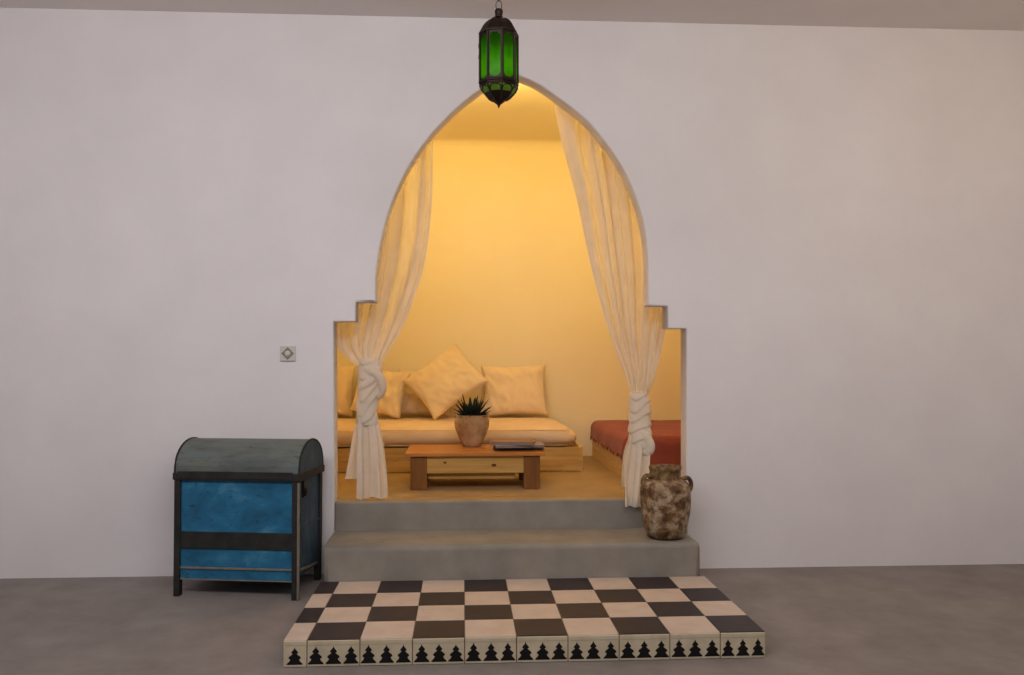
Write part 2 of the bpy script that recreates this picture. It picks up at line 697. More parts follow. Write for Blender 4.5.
for r in va:
    b.faces.new(r).material_index = 1
b.faces.new((va[0][0], va[1][0], va[1][-1], va[0][-1]))
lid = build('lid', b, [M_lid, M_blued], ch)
for xe in (-.004, -CL):
    b = bmesh.new()
    pp = [(xe + .002, y, z) for y, z in pts]
    tube(b, pp, .0055, 6)
    build('lid_edge', b, M_post, ch)
b = bmesh.new()
box(b, -.009, -.003, .07, .11, zt - .1, zt - .02, .004)
blob(b, (-.002, .09, zt - .075), .01, .012, .022)
tag(build('hasp', b, M_bronze, ch), 'small dark metal fitting on the end')

# ------------------------------------------------------------------ wall switch
p = PY(288, 353.5, YW)
sw = thing('wall_switch', 'small square light switch on the white wall above the blue chest', 'switch', (p.x, YW, p.z))
b = bmesh.new()
box(b, -.040, .040, -.010, 0.0, -.040, .040, .004, 2)
build('faceplate', b, M_plate, sw)
b = bmesh.new()
n = 4
ring = []
R1, R2 = .033, .017
for (r, y) in ((R1, -.0095), (R1, -.012), (R2, -.012), (R2, -.0095)):
    ring.append([b.verts.new((r * sin(k * pi / 2), y, r * cos(k * pi / 2))) for k in range(4)])
for i in range(4):
    a, c = ring[i], ring[(i + 1) % 4]
    for k in range(4):
        b.faces.new((a[k], a[(k + 1) % 4], c[(k + 1) % 4], c[k]))
tag(build('surround', b, M_dial, sw), 'grey diamond surround')
b = bmesh.new()
lathe(b, [(.015, -.0), (.015, .012), (.013, .015), (.004, .016)], 20, cap0=True, cap1=True)
b.transform(Matrix.Rotation(pi / 2, 4, 'X'))
build('button', b, M_plate, sw, True)

# ------------------------------------------------------------------ hanging lantern
LY = 3.30
c = PY(498.8, 60, LY)
ppm = F / LY


def lz(py):
    return PY(499, py, LY).z


zb = lz(108.5)
ln = thing('hanging_lantern', 'green glass lantern in dark bronze hanging on a chain before the arch top', 'lantern',
           (c.x, LY, zb))
LR = 19.4 / ppm
PHI = radians(-90 + 8)
zq = {k: lz(k) - zb for k in (9, 12, 19, 26, 33, 37, 84, 88, 94, 101, 105, 108.5)}


def octv(r, k, z):
    a = PHI + k * pi / 4
    return Vector((r * cos(a), r * sin(a), z))


# frame: eight uprights, two rings and arched fillets
b = bmesh.new()
za, zc = zq[84], zq[35] if 35 in zq else lz(35) - zb
for k in range(8):
    pts = [octv(LR, k, za), octv(LR, k, zc)]
    tube(b, pts, .0048, 6)
for z, r, t in ((za, LR, .006), (zc, LR, .0055), (za - .012, LR * .985, .004)):
    tube(b, [octv(r, k, z) for k in range(8)], t, 6, closed=True)


def plate(bm, k, z0, z1, mx, mz0, mz1, th=.002):
    A, B = octv(LR, k, 0), octv(LR, k + 1, 0)
    ex = (B - A).normalized()
    wd = (B - A).length
    nrm = Vector((ex.y, -ex.x, 0))
    mid = (A + B) / 2
    inner, outer = [], []
    hw = wd / 2 - mx
    n = 10
    pts = []
    zt_, zb_ = z1 - mz1, z0 + mz0
    for i in range(n + 1):
        a = pi * i / n
        pts.append((hw * cos(a), zt_ - hw + hw * sin(a) * 1.0))
    for i in range(n + 1):
        a = pi + pi * i / n
        pts.append((hw * cos(a), zb_ + hw * .8 + hw * .8 * sin(a)))
    for (x, z) in pts:
        inner.append((x, z))
        s = max(abs(x) / (wd / 2), 1e-6)
        cz_ = (z0 + z1) / 2
        if abs(x) < 1e-5:
            outer.append((0, z1 if z > cz_ else z0))
        elif z > zt_ - hw + 1e-6:
            outer.append((x / hw * wd / 2, z1))
        elif z < zb_ + hw * .8 - 1e-6:
            outer.append((x / hw * wd / 2, z0))
        else:
            outer.append((math.copysign(wd / 2, x), z))
    N = len(pts)
    v = []
    for off in (0, -th):
        v.append([bm.verts.new(mid + ex * x + nrm * off + Vector((0, 0, z))) for x, z in outer])
        v.append([bm.verts.new(mid + ex * x + nrm * off + Vector((0, 0, z))) for x, z in inner])
    for i in range(N):
        j = (i + 1) % N
        bm.faces.new((v[0][i], v[0][j], v[1][j], v[1][i]))
        bm.faces.new((v[2][i], v[2][j], v[3][j], v[3][i]))
        bm.faces.new((v[1][i], v[1][j], v[3][j], v[3][i]))
    return mid, ex, nrm, pts


panes = []
for k in range(8):
    panes.append(plate(b, k, za, zc, .0072, .010, .012))
build('frame', b, M_bronze, ln)
for mid, ex, nrm, pts in panes:
    b = bmesh.new()
    lo = [b.verts.new(mid * .985 + ex * x * 1.08 + Vector((0, 0, z + (z - (za + zc) / 2) * .03))) for x, z in pts]
    hi = [b.verts.new(v.co - nrm * .0025) for v in lo]
    b.faces.new(lo)
    b.faces.new(hi[::-1])
    for i in range(len(lo)):
        j = (i + 1) % len(lo)
        b.faces.new((lo[i], lo[j], hi[j], hi[i]))
    bmesh.ops.remove_doubles(b, verts=b.verts, dist=1e-5)
    build('glass_pane', b, M_green, ln)
# cap
b = bmesh.new()
prof = [(LR * 1.0, zc - .002), (LR * .99, zc + .006), (LR * .91, lz(31) - zb), (LR * .80, lz(27) - zb), (LR * .66, lz(23.5) - zb),
        (LR * .50, lz(21) - zb), (LR * .32, lz(19.6) - zb), (LR * .22, lz(18.8) - zb)]
lathe(b, prof, 8, phase=PHI, cap1=True)
lathe(b, [(r * .97, z - .002) for r, z in prof], 8, phase=PHI)
for k in range(8):
    tube(b, [octv(r, k, z) for r, z in prof[:-1]], .003, 5)
build('cap', b, M_bronze, ln)
b = bmesh.new()
lathe(b, [(.014, lz(18) - zb), (.0165, lz(17) - zb), (.014, lz(15.5) - zb), (.0155, lz(13) - zb), (.0165, lz(11) - zb),
          (.013, lz(9.5) - zb), (.004, lz(9) - zb)], 16, cap0=True, cap1=True)
build('neck', b, M_bronze, ln, True)
# lower bowl with small glazed arches
b = bmesh.new()
bp = [(LR * .99, za), (LR * .985, zq[88]), (LR * .90, lz(91) - zb), (LR * .77, zq[94]), (LR * .58, lz(98) - zb), (LR * .38, zq[101] + .002),
      (LR * .22, lz(103) - zb), (LR * .08, zq[105]), (.004, lz(106.5) - zb), (.0008, 0)]
lathe(b, bp[:2], 8, phase=PHI)
lathe(b, bp[3:], 8, phase=PHI, cap1=True)
for k in range(8):
    tube(b, [octv(r, k, z) for r, z in bp[:6]], .0035, 5)
    A = [octv(bp[1][0], k, bp[1][1]), octv(bp[1][0], k + 1, bp[1][1])]
    B = [octv(bp[3][0], k, bp[3][1]), octv(bp[3][0], k + 1, bp[3][1])]
    arc = [(A[0] * (1 - u) + A[1] * u) * (1 - v) + (B[0] * (1 - u) + B[1] * u) * v
           for u, v in ((.04, .97), (.06, .6), (.16, .32), (.32, .12), (.5, .05), (.68, .12), (.84, .32), (.94, .6), (.96, .97))]
    tube(b, [p * 1.01 for p in arc], .0034, 5)
tag(build('bowl', b, M_bronze, ln), None)
for k in range(8):
    b = bmesh.new()
    q0, q1 = bp[1], bp[3]
    A = [octv(q0[0] * .99, k, q0[1]), octv(q0[0] * .99, k + 1, q0[1])]
    B = [octv(q1[0] * .99, k, q1[1]), octv(q1[0] * .99, k + 1, q1[1])]

    def q(u, v):
        return (A[0] * (1 - u) + A[1] * u) * (1 - v) + (B[0] * (1 - u) + B[1] * u) * v
    ring = [q(.01, .99), q(.01, .5), q(.01, .01), q(.5, .01), q(.99, .01), q(.99, .5), q(.99, .99)]
    vs = [b.verts.new(p) for p in ring]
    f = b.faces.new(vs)
    bmesh.ops.recalc_face_normals(b, faces=b.faces)
    r = bmesh.ops.extrude_face_region(b, geom=[f])
    bmesh.ops.translate(b, verts=[v for v in r['geom'] if isinstance(v, bmesh.types.BMVert)], vec=Vector((ring[3].x, ring[3].y, 0)) * .03)
    tag(build('bowl_pane', b, M_pale, ln), 'small pale glass arch')
# side hinge catch
for z in (lz(46) - zb, lz(57) - zb):
    b = bmesh.new()
    tube(b, [(-LR * .95, -.01, z), (-LR - .003, -.012, z), (-LR - .003, -.012, z - .012)], .003, 6)
    build('catch', b, M_bronze, ln)
# chain to the ceiling
b = bmesh.new()
z0 = lz(9.6) - zb
top = ZC - zb
L = .036
z = z0 + .012
k = 0


def link_pts(zc_, hw, hh, ang):
    o = []
    for i in range(16):
        t = 2 * pi * i / 16
        x, zz = hw * cos(t), hh * sin(t)
        o.append((x * cos(ang), x * sin(ang), zc_ + zz))
    return o


tube(b, link_pts(z0 + .016, .0115, .021, 0), .0016, 6, closed=True)
z = z0 + .05
k = 1
while z < top - .02:
    tube(b, link_pts(z, .007, .019, pi / 2 * (k % 2)), .0018, 6, closed=True)
    z += .033
    k += 1
tube(b, [(0, 0, z - .02), (0, 0, top)], .002, 6)
lathe(b, [(.03, top - .001), (.028, top - .012), (.008, top - .02)], 16, cap1=True, cap0=True)
build('chain', b, M_bronze, ln)

# ------------------------------------------------------------------ curtains


def interp(rows, t):
    """Catmull-Rom through rows at parameter t in 0..1"""
    n = len(rows) - 1
    x = t * n
    i = min(int(x), n - 1)
    f = x - i
    p0, p1, p2, p3 = rows[max(i - 1, 0)], rows[i], rows[i + 1], rows[min(i + 2, n)]
    return [.5 * ((2 * b_) + (-a_ + c_) * f + (2 * a_ - 5 * b_ + 4 * c_ - d_) * f * f + (-a_ + 3 * b_ - 3 * c_ + d_) * f ** 3)
            for a_, b_, c_, d_ in zip(p0, p1, p2, p3)]


def cloth(bm, rows, folds, amp, nv=60, nu=110, seed=0, hem=None, ylim=None, dense=.45):
    """rows: (pixel y, pixel x left, pixel x right, depth Y) top to bottom"""
    rnd = random.Random(seed)
    ph_ = [rnd.uniform(0, 6.28) for _ in range(4)]
    grid = []
    gl = bm.verts.layers.float.get('gather') or bm.verts.layers.float.new('gather')
    for j in range(nv + 1):
        v = j / nv
        y, xl_, xr_, Y = interp(rows, v)
        a = amp[0] + (amp[1] - amp[0]) * v
        line = []
        for i in range(nu + 1):
            u = i / nu
            w_ = u + .035 * sin(2 * pi * (1.7 * u) + ph_[0]) + .012 * sin(v * 5 + ph_[1] + 9 * u)
            s = sin(2 * pi * folds * w_ + ph_[1] + 1.1 * noise.noise(Vector((u * 2.2, v * 1.2, seed + 3))))
            s = math.copysign(abs(s) ** .8, s)
            s2 = sin(2 * pi * folds * 1.35 * w_ + ph_[2] + v * .8)
            nz = noise.noise(Vector((u * 4.5, v * 2.2, seed)))
            n4 = noise.noise(Vector((u * folds * 3.1, v * 1.6, seed + 7)))
            dy = a * (.62 * s + .75 * nz + .30 * n4)
            uu = u + .10 / folds * sin(2 * pi * folds * 2 * w_ + ph_[3]) * (4 * u * (1 - u))
            uu = min(max(uu, 0), 1)
            yy = y + (hem(u) * v ** 6 if hem else 0)
            p = PY(xl_ + (xr_ - xl_) * uu, yy, Y)
            p.y += dy
            if ylim:
                p.y = max(p.y, ylim)
            vt = bm.verts.new(p)
            vt[gl] = min(1, max(0, dense * v ** 1.5 + .48 + (1 - .75 * v * v) * (.55 * s2 * s2 * (1 if s2 > 0 else -1) + .8 * nz + .3 * n4) + .5 * max(0, abs(u - .5) * 2 - .86) / .14))
            line.append(vt)
        grid.append(line)
    for r, q in zip(grid, grid[1:]):
        for i in range(nu):
            bm.faces.new((r[i], r[i + 1], q[i + 1], q[i]))


def wraps(bm, path, slant, n, seed=0, nv=120, nu=56, depth=.8):
    """a gathered knot: rows (pixel y, x left, x right, Y) turned into a lumpy, banded tube"""
    rnd = random.Random(seed)
    rings = []
    for j in range(nv + 1):
        v = j / nv
        y, a, c_, Y = interp(path, v)
        L, R = PY(a, y, Y), PY(c_, y, Y)
        mid, r = (L + R) / 2, (R - L).length / 2
        ring = []
        for i in range(nu):
            t = 2 * pi * i / nu
            band = v * n + slant * sin(t + .6) + .22 * sin(2 * t + 3 * v + seed) + .35 * noise.noise(Vector((cos(t), sin(t), v * 3 + seed)))
            f_ = band - math.floor(band)
            k = .90 + .24 * (f_ ** .7) * (1 if f_ < .86 else (1 - f_) / .14) + .06 * noise.noise(Vector((cos(t) * 2, sin(t) * 2, v * 6 + seed)))
            ring.append(bm.verts.new(mid + Vector((r * cos(t) * k, r * depth * sin(t) * k, .012 * sin(t * 1 + seed) * (1 - abs(2 * v - 1))))))
        rings.append(ring)
    for p_, q_ in zip(rings, rings[1:]):
        for i in range(nu):
            bm.faces.new((p_[i], p_[(i + 1) % nu], q_[(i + 1) % nu], q_[i]))
    bm.faces.new(rings[0][::-1])
    bm.faces.new(rings[-1])


def loop(bm, pts, rad, seed):
    """a soft rope of cloth through (pixel x, pixel y, Y) points, radii in pixels"""
    P_, R_l = [], []
    n = 40
    rows = [(x, y, Y, r) for (x, y, Y), r in zip(pts, rad)]
    for i in range(n + 1):
        x, y, Y, r = interp(rows, i / n)
        P_.append(PY(x, y, Y))
        R_l.append(r / 185 * (1 + .12 * noise.noise(Vector((i * .35, seed, 0)))))
    tube(bm, P_, R_l, 16)


def knot_mods(o):
    md = o.modifiers.new('merge', 'REMESH')
    md.mode = 'VOXEL'
    md.voxel_size = .0035
    md.use_smooth_shade = True
    md = o.modifiers.new('soften', 'SMOOTH')
    md.factor = .5
    md.iterations = 5


def add_solid(o, t):
    md = o.modifiers.new('thickness', 'SOLIDIFY')
    md.thickness = t
    md.offset = 0


def sub(name, bm, mat, parent, loc):
    bmesh.ops.translate(bm, verts=bm.verts, vec=-Vector(loc))
    return build(name, bm, mat, parent, True)


Y0 = 4.76
ytop = 337.5 - 0  # placeholder, replaced below


def pix_y(x, Y, z):
    d = Vector((x, Y, z)) - CAM
    return CY - F * d.dot(UP) / d.dot(FW)


yt = pix_y(0, Y0, ZAC - .004)
base = PY(372, 500, 4.58)
base.z = ZA
cl = thing('curtain', 'white muslin curtain knotted at the left side of the arch, hem on the floor edge', 'curtain', base,
           group='tied muslin curtains')
b = bmesh.new()
cloth(b, [(yt, 340, 437, Y0), (140, 340, 433.5, Y0), (200, 339, 432, Y0), (260, 336, 425, Y0), (300, 335, 413, 4.75),
          (322, 334, 405, 4.74), (344, 336.5, 393.5, 4.71), (357, 347, 385, 4.68), (367, 358, 380, 4.66)], 4.2, (.045, .016), 70, 130, seed=3)
sub('drape', b, M_sheer, cl, base)
b = bmesh.new()
wraps(b, [(358, 361, 378, 4.66), (364, 359, 381, 4.66), (376, 358.5, 382, 4.66), (392, 358, 381, 4.655), (406, 357, 377.5, 4.65),
          (418, 357, 377.5, 4.64), (425, 359, 377.5, 4.64)], .8, 5, 1)
loop(b, [(364, 369, 4.63), (371, 371, 4.615), (378, 375, 4.61), (382, 382, 4.615), (382.5, 390, 4.625), (379, 396, 4.64), (374, 393, 4.64)], [3, 4.2, 4.8, 4.4, 3.8, 3.4, 3], 1)
loop(b, [(379, 367, 4.63), (377, 374, 4.625), (371, 381, 4.615), (364, 386, 4.62), (359, 389, 4.635)], [2.5, 3.6, 4, 3.6, 2.6], 2)
knot_mods(sub('knot', b, M_mus, cl, base))
b = bmesh.new()
cloth(b, [(416, 359, 377, 4.62), (440, 358, 383, 4.60), (470, 357.5, 386.5, 4.59), (498, 357, 388, 4.58)], 1.7, (.018, .030), 40, 90,
      seed=5, hem=lambda u: 1.5 * sin(9 * u) - 2 * (u > .8) * (u - .8) * 5)
cloth(b, [(416, 357.5, 372, 4.65), (440, 352, 372, 4.65), (462, 348, 370, 4.645), (479, 345, 370, 4.64)], 1.6, (.012, .025), 30, 60, seed=8)
sub('tail', b, M_mus, cl, base)

base = PY(633, 503, 4.52)
base.z = ZA
cr = thing('curtain', 'white muslin curtain knotted at the right side of the arch, hem behind the brown jar', 'curtain', base,
           group='tied muslin curtains')
b = bmesh.new()
cloth(b, [(yt, 549, 694, Y0), (108, 555, 694, Y0), (150, 564, 692, Y0), (200, 577, 688, Y0), (240, 585, 684, Y0), (280, 594, 679, Y0),
          (320, 605, 668, 4.75), (350, 615, 661, 4.72), (378, 626, 654, 4.68), (398, 632, 646, 4.66)], 5, (.05, .014), 80, 150, seed=11)
sub('drape', b, M_sheer, cr, base)
b = bmesh.new()
wraps(b, [(391, 631, 645, 4.66), (397, 629.5, 648, 4.66), (408, 629, 650.5, 4.66), (420, 629, 650, 4.655), (432, 629, 651, 4.645),
          (442, 630, 651, 4.63), (452, 634, 650, 4.62)], .32, 6.5, 2)
loop(b, [(640, 431, 4.615), (645, 435, 4.60), (649, 441, 4.59), (650.5, 448, 4.585), (647, 453, 4.59), (641, 450, 4.605)], [2.6, 3.8, 4.6, 4.6, 4, 3], 3)
knot_mods(sub('knot', b, M_mus, cr, base))
b = bmesh.new()
cloth(b, [(436, 630, 650, 4.61), (455, 627.5, 650, 4.575), (480, 625, 648, 4.535), (498, 624.5, 646, 4.496), (506, 624.5, 645, 4.484)], 2.1, (.02, .026), 40, 90,
      seed=14, hem=lambda u: 2.0 * u)
cloth(b, [(434, 630, 642, 4.64), (450, 624, 642, 4.625), (470, 621.5, 640, 4.60), (487, 621, 639, 4.585)], 1.5, (.01, .02), 30, 60, seed=17)
sub('tail', b, M_mus, cr, base)

# ------------------------------------------------------------------ brown jar
jc = PZ(665.5, 541, ZS)
jr = .245 / 2
jy = jc.y + .085
jx = PY(665.5, 520, jy).x
jar = thing('jar', 'big mottled brown two-handled jar standing on the right end of the concrete step', 'jar', (jx, jy, ZS))
pj = F / jy


def jz(py):
    return PY(665, py, jy).z - ZS


b = bmesh.new()


def wob(p, a):
    k = 1 + .018 * sin(2 * a + 1) + .012 * sin(5 * a + p.z * 20)
    return Vector((p.x * k, p.y * k, p.z))


pr = [(.0, 0), (13, 0), (16.5, .006), (18.6, jz(535.5)), (21.8, jz(524)), (23.8, jz(513)), (24.9, jz(503)), (25.0, jz(494)), (24.5, jz(487.5)),
      (23.0, jz(483)), (20.2, jz(480.3)), (17.2, jz(479.0)), (15.2, jz(478.3))]
lathe(b, [(r / pj, z) for r, z in pr], 48, fn=wob)
bmesh.ops.remove_doubles(b, verts=b.verts, dist=1e-5)
build('body', b, M_jar, jar, True)
b = bmesh.new()
lathe(b, [(r / pj, z) for r, z in [(15.6, jz(479.5)), (15.2, jz(476)), (15.0, jz(472)), (15.2, jz(470)), (16.2, jz(468.6)), (16.0, jz(466)),
                                  (14.2, jz(465.6)), (12.9, jz(467)), (12.5, jz(474)), (14.5, jz(484)), (12, jz(500)), (0.01, jz(505))]], 48, fn=wob)
build('neck', b, M_jarneck, jar, True)
for s, zoff in ((-1, 0), (1, -.012)):
    b = bmesh.new()
    pts = []
    for k in range(15):
        t = k / 14
        a = -1.15 + 2.75 * t
        cx_ = 19.6 / pj
        pts.append((s * (cx_ + cos(a) * 4.9 / pj), -.035, jz(481.5) + zoff + sin(a) * 7.2 / pj))
    pts = [(s * 18.5 / pj, -.03, pts[0][2] + .002)] + pts + [(s * 15.5 / pj, -.025, jz(476.5) + zoff)]
    tube(b, pts, [.0115] + [.011] * 15 + [.0105], 10)
    build('handle', b, M_jarneck, jar, True)

# ------------------------------------------------------------------ sofa
fr = PZ(560, 471.5, ZA)
SY = fr.y
SX1 = PY(583, 460, SY).x
SX0 = AL + .03
zb_ = PY(560, 447, SY).z - ZA
sofa = thing('sofa', 'low built-up sofa with a pine base and cream mattress along the alcove wall', 'sofa', (0, SY, ZA))
SD = YB - .02 - SY
b = bmesh.new()
zh = zb_
box(b, SX0, SX1 - .003, .0, .022, .004, zh * .46, .003)
box(b, SX0, SX1 - .003, .0, .022, zh * .47, zh * .985, .003)
box(b, SX0, SX1 - .024, .03, SD - .02, zh - .03, zh - .005)
for x in (SX0 + .1, -.75, 0.0):
    box(b, x, x + .03, .022, SD - .03, .0, zh - .03)
box(b, SX0, SX1 - .003, SD - .022, SD, .0, zh - .003, .003)
build('base', b, M_pine, sofa)
b = bmesh.new()
box(b, SX1 - .022, SX1, .002, SD - .002, 0, zh * .48, .003)
box(b, SX1 - .022, SX1, .002, SD - .002, zh * .49, zh, .003)
build('end_board', b, M_piney, sofa)


def soft_box(bm, x0, x1, y0, y1, z0, z1, n=5.0, seg=(60, 24, 12), amp=.004, fr_=6, puff=.012, seed=0, droop=0, round_=1.0):
    """rounded mattress: a subdivided box blown towards a superellipsoid edge"""
    cx_, cy_, cz_ = (x0 + x1) / 2, (y0 + y1) / 2, (z0 + z1) / 2
    hx, hy, hz = (x1 - x0) / 2, (y1 - y0) / 2, (z1 - z0) / 2
    R = min(hz * .92, .07)
    RH = R * round_
    cache = {}

    def V(u, v, w_):
        key = (round(u, 5), round(v, 5), round(w_, 5))
        if key in cache:
            return cache[key]
        p = Vector((u * hx, v * hy, w_ * hz))
        q_ = Vector((max(-hx + RH, min(hx - RH, p.x)), max(-hy + RH, min(hy - RH, p.y)), max(-hz + R, min(hz - R, p.z))))
        d = p - q_
        d = Vector((d.x / RH, d.y / RH, d.z / R))
        if d.length > 1e-6:
            d.normalize()
            p = q_ + Vector((d.x * RH, d.y * RH, d.z * R))
        k = (1 - u * u) * (1 - v * v)
        if w_ > .5:
            p.z += puff * k ** .5
        nn = noise.noise(Vector((p.x * fr_, p.y * fr_, p.z * fr_ * 2 + seed)))
        n2 = noise.noise(Vector((p.x * 3 * fr_, p.y * fr_ * .7, p.z * fr_ + seed + 5)))
        dd = amp * (nn + .5 * n2)
        nrm = d.normalized() if d.length > 1e-6 else Vector((0, 0, 1 if w_ > 0 else -1))
        if w_ < -.5:
            dd = 0
        p += nrm * dd
        if droop and u > .8:
            p.z -= droop * ((u - .8) / .2) ** 2 * (.5 + .5 * w_)
        cache[key] = bm.verts.new(p + Vector((cx_, cy_, cz_)))
        return cache[key]

    def face(fn, na, nb):
        for i in range(na):
            for j in range(nb):
                qd = [fn(-1 + 2 * a / na, -1 + 2 * c_ / nb) for a, c_ in ((i, j), (i + 1, j), (i + 1, j + 1), (i, j + 1))]
                vs = [V(*t) for t in qd]
                if len(set(vs)) == 4:
                    try:
                        bm.faces.new(vs)
                    except ValueError:
                        pass
    a, c_, d_ = seg

    # cluster samples near the edges so the rounding is smooth
    def e(t):
        return math.copysign(1 - (1 - abs(t)) ** 1.6, t)
    face(lambda u, v: (e(u), e(v), 1), a, c_)
    face(lambda u, v: (e(u), e(v), -1), a, c_)
    face(lambda u, w_: (e(u), -1, e(w_)), a, d_)
    face(lambda u, w_: (e(u), 1, e(w_)), a, d_)
    face(lambda v, w_: (-1, e(v), e(w_)), c_, d_)
    face(lambda v, w_: (1, e(v), e(w_)), c_, d_)


MT = PY(500, 425, SY + .05).z - ZA
b = bmesh.new()
soft_box(b, SX0 + .02, SX1 - .03, .0 - .012, SD - .02, zb_, MT, amp=.005, seed=2, puff=.006, droop=.03, round_=1.7)
build('mattress', b, M_matt, sofa, True)
b = bmesh.new()
for z_ in (zb_ + .014, MT - .03):
    tube(b, [(SX0 + .06, -.0125, z_), (-.4, -.014, z_ + .002), (0.2, -.014, z_ - .001), (SX1 - .1, -.0125, z_)], .0028, 6)
build('piping', b, M_matt, sofa, True)
ZM = ZA + MT


def pillow(name, w_, h_, t_, seed, pinch=.09, crease=.02):
    bm_ = bmesh.new()
    n = 44
    gr = {}
    for side in (0, 1):
        for i in range(n + 1):
            for j in range(n + 1):
                u, v = -1 + 2 * i / n, -1 + 2 * j / n
                edge = i in (0, n) or j in (0, n)
                if edge and side:
                    gr[(side, i, j)] = gr[(0, i, j)]
                    continue
                x = u * (1 - pinch * (1 - v * v) * abs(u) ** 3) * w_ / 2
                z = v * (1 - pinch * (1 - u * u) * abs(v) ** 3) * h_ / 2
                k = ((1 - u * u) * (1 - v * v))
                y = t_ / 2 * k ** .42
                nn = noise.noise(Vector((u * 2.2, v * 2.2, seed + side * 9)))
                n3 = noise.noise(Vector((u * 6 + v * 2, v * 3 - u, seed + 3)))
                y += (nn * .9 + n3 * .45) * crease * min(1, k * 4)
                z += nn * .006
                gr[(side, i, j)] = bm_.verts.new((x, y * (1 if side else -1), z + h_ / 2))
        for i in range(n):
            for j in range(n):
                bm_.faces.new([gr[(side, *q_)] for q_ in ((i, j), (i + 1, j), (i + 1, j + 1), (i, j + 1))])
    return bm_


def put_cushion(w_, h_, t_, px, py, Y, tilt, roll, yaw, label, seed, diamond=False):
    p_ = PY(px, py, Y)
    bm_ = pillow('cushion', w_, h_, t_, seed)
    bm_.transform(Matrix.Translation((0, 0, -h_ / 2)))
    Rm = Matrix.Rotation(yaw, 4, 'Z') @ Matrix.Rotation(-tilt, 4, 'X') @ Matrix.Rotation(roll, 4, 'Y')
    bm_.transform(Rm)
    # settle on the mattress and lean against the wall
    zmin = min(v.co.z for v in bm_.verts)
    o_ = build('cushion', bm_, M_cush, None, True, origin=Vector((0, 0, 0)))
    o_.location = (p_.x, Y, ZM - zmin + .008)
    tag(o_, label, 'cushion', 'cream cushions on the sofa')
    return o_


put_cushion(.49, .39, .16, 514.5, 392, YB - .165, radians(14), radians(-1.5), radians(2),
            'cream rectangular cushion standing at the right end of the sofa', 1)
put_cushion(.40, .34, .13, 424, 395, YB - .15, radians(14), radians(3), 0,
            'cream upright cushion half hidden behind the diamond-tilted cushion', 4)
put_cushion(.38, .35, .14, 380, 394, YB - .27, radians(18), radians(9), radians(-6),
            'cream upright cushion leaning just right of the left curtain knot', 6)
put_cushion(.36, .40, .13, 330, 388, YB - .14, radians(14), radians(2), radians(3),
            'cream upright cushion at the far left of the sofa beyond the left curtain', 9)
put_cushion(.49, .395, .16, 445.5, 385, YB - .36, radians(27), radians(-39), radians(-3),
            'cream cushion standing on one corner like a diamond', 12)

# ------------------------------------------------------------------ daybed and its cover
BX0 = PZ(622, 475, ZA).x - .035
BX1 = AR - .02
BY0, BY1 = 5.17, YB - .02
ZBT = PY(620, 420.5, BY1).z
bed = thing('daybed', 'low pine daybed along the right side of the alcove under the rust cover', 'bed', ((BX0 + BX1) / 2, (BY0 + BY1) / 2, ZA))
ox, oy = (BX0 + BX1) / 2, (BY0 + BY1) / 2
hb = .17
TB = Matrix.Translation((-ox, -oy, -ZA))
b = bmesh.new()
box(b, BX0, BX0 + .025, BY0 + .02, BY1, ZA, ZA + hb * .49, .003)
box(b, BX0, BX0 + .025, BY0 + .02, BY1, ZA + hb * .5, ZA + hb, .003)
b.transform(TB)
build('side_board', b, M_piney, bed)
b = bmesh.new()
box(b, BX1 - .025, BX1, BY0 + .02, BY1, ZA, ZA + hb, .003)
b.transform(TB)
build('side_board', b, M_piney, bed)
b = bmesh.new()
box(b, BX0, BX1, BY0, BY0 + .022, ZA, ZA + hb, .003)
box(b, BX0 + .025, BX1 - .025, BY1 - .022, BY1, ZA, ZA + hb, .003)
box(b, BX0 + .02, BX1 - .02, BY0 + .02, BY1 - .02, ZA + hb - .03, ZA + hb - .005)
b.transform(TB)
build('end_board', b, M_pine, bed)
b = bmesh.new()
soft_box(b, BX0 + .012, BX1 - .012, BY0 + .015, BY1 - .01, ZA + hb, ZBT - .012, amp=.002, puff=.0, seed=6)
b.transform(TB)
build('mattress', b, M_bedm, bed, True)
# the cover: draped sheet hanging over front and left side with a scalloped edge
b = bmesh.new()
nx_, ny_ = 90, 120
dropL, dropF = .125, .165


def fold(s, edge, R, drop):
    """profile running off an edge: s<0 on top, s>0 beyond the edge, returns (outward, down)"""
    if s < -R:
        return s, 0
    a = (s + R) / R
    if a < pi / 2:
        return -R + R * sin(a), R * (1 - cos(a))
    return 0, R + (a - pi / 2) * R


R_ = .05
g = []
for i in range(nx_ + 1):
    line = []
    for j in range(ny_ + 1):
        # arc-length coordinates measured inwards from the two free hems
        LX = (BX1 - .004) - BX0 + dropL
        LYY = (BY1 - .006) - BY0 + dropF
        su = dropL - LX * i / nx_
        sv = dropF - LYY * j / ny_
        if i == 0:
            su -= 0.0
        ou, du = fold(su, 0, R_, dropL)
        ov, dv = fold(sv, 0, R_, dropF)
        x = BX0 - .008 - ou
        y = BY0 - .008 - ov
        if su > 0:
            sc_ = .030 * abs(sin(sv * 34)) * (su / dropL) ** 2
            du -= sc_
            x -= .010 * (su / dropL) * (.6 + sin(sv * 17) * .6)
        if sv > 0:
            dv -= .008 * abs(sin(su * 30)) * (sv / dropF) ** 2
            y -= .010 * (sv / dropF) * (.6 + sin(su * 15) * .6)
        d = max(du, dv) if min(du, dv) < R_ else max(du, dv)
        z = ZBT - d + .004 * noise.noise(Vector((x * 6, y * 6, 2))) - .0 * d
        if su < -R_ and sv < -R_:
            z += .006 * noise.noise(Vector((x * 3, y * 3, 5)))
        line.append(b.verts.new((x, y, z)))
    g.append(line)
for p_, q_ in zip(g, g[1:]):
    for j in range(ny_):
        b.faces.new((p_[j], p_[j + 1], q_[j + 1], q_[j]))
cov = build('bedspread', b, M_spread, None, True)
add_solid(cov, .006)
tag(cov, 'rust and plum bedspread with scalloped edge draped over the daybed', 'bedspread')

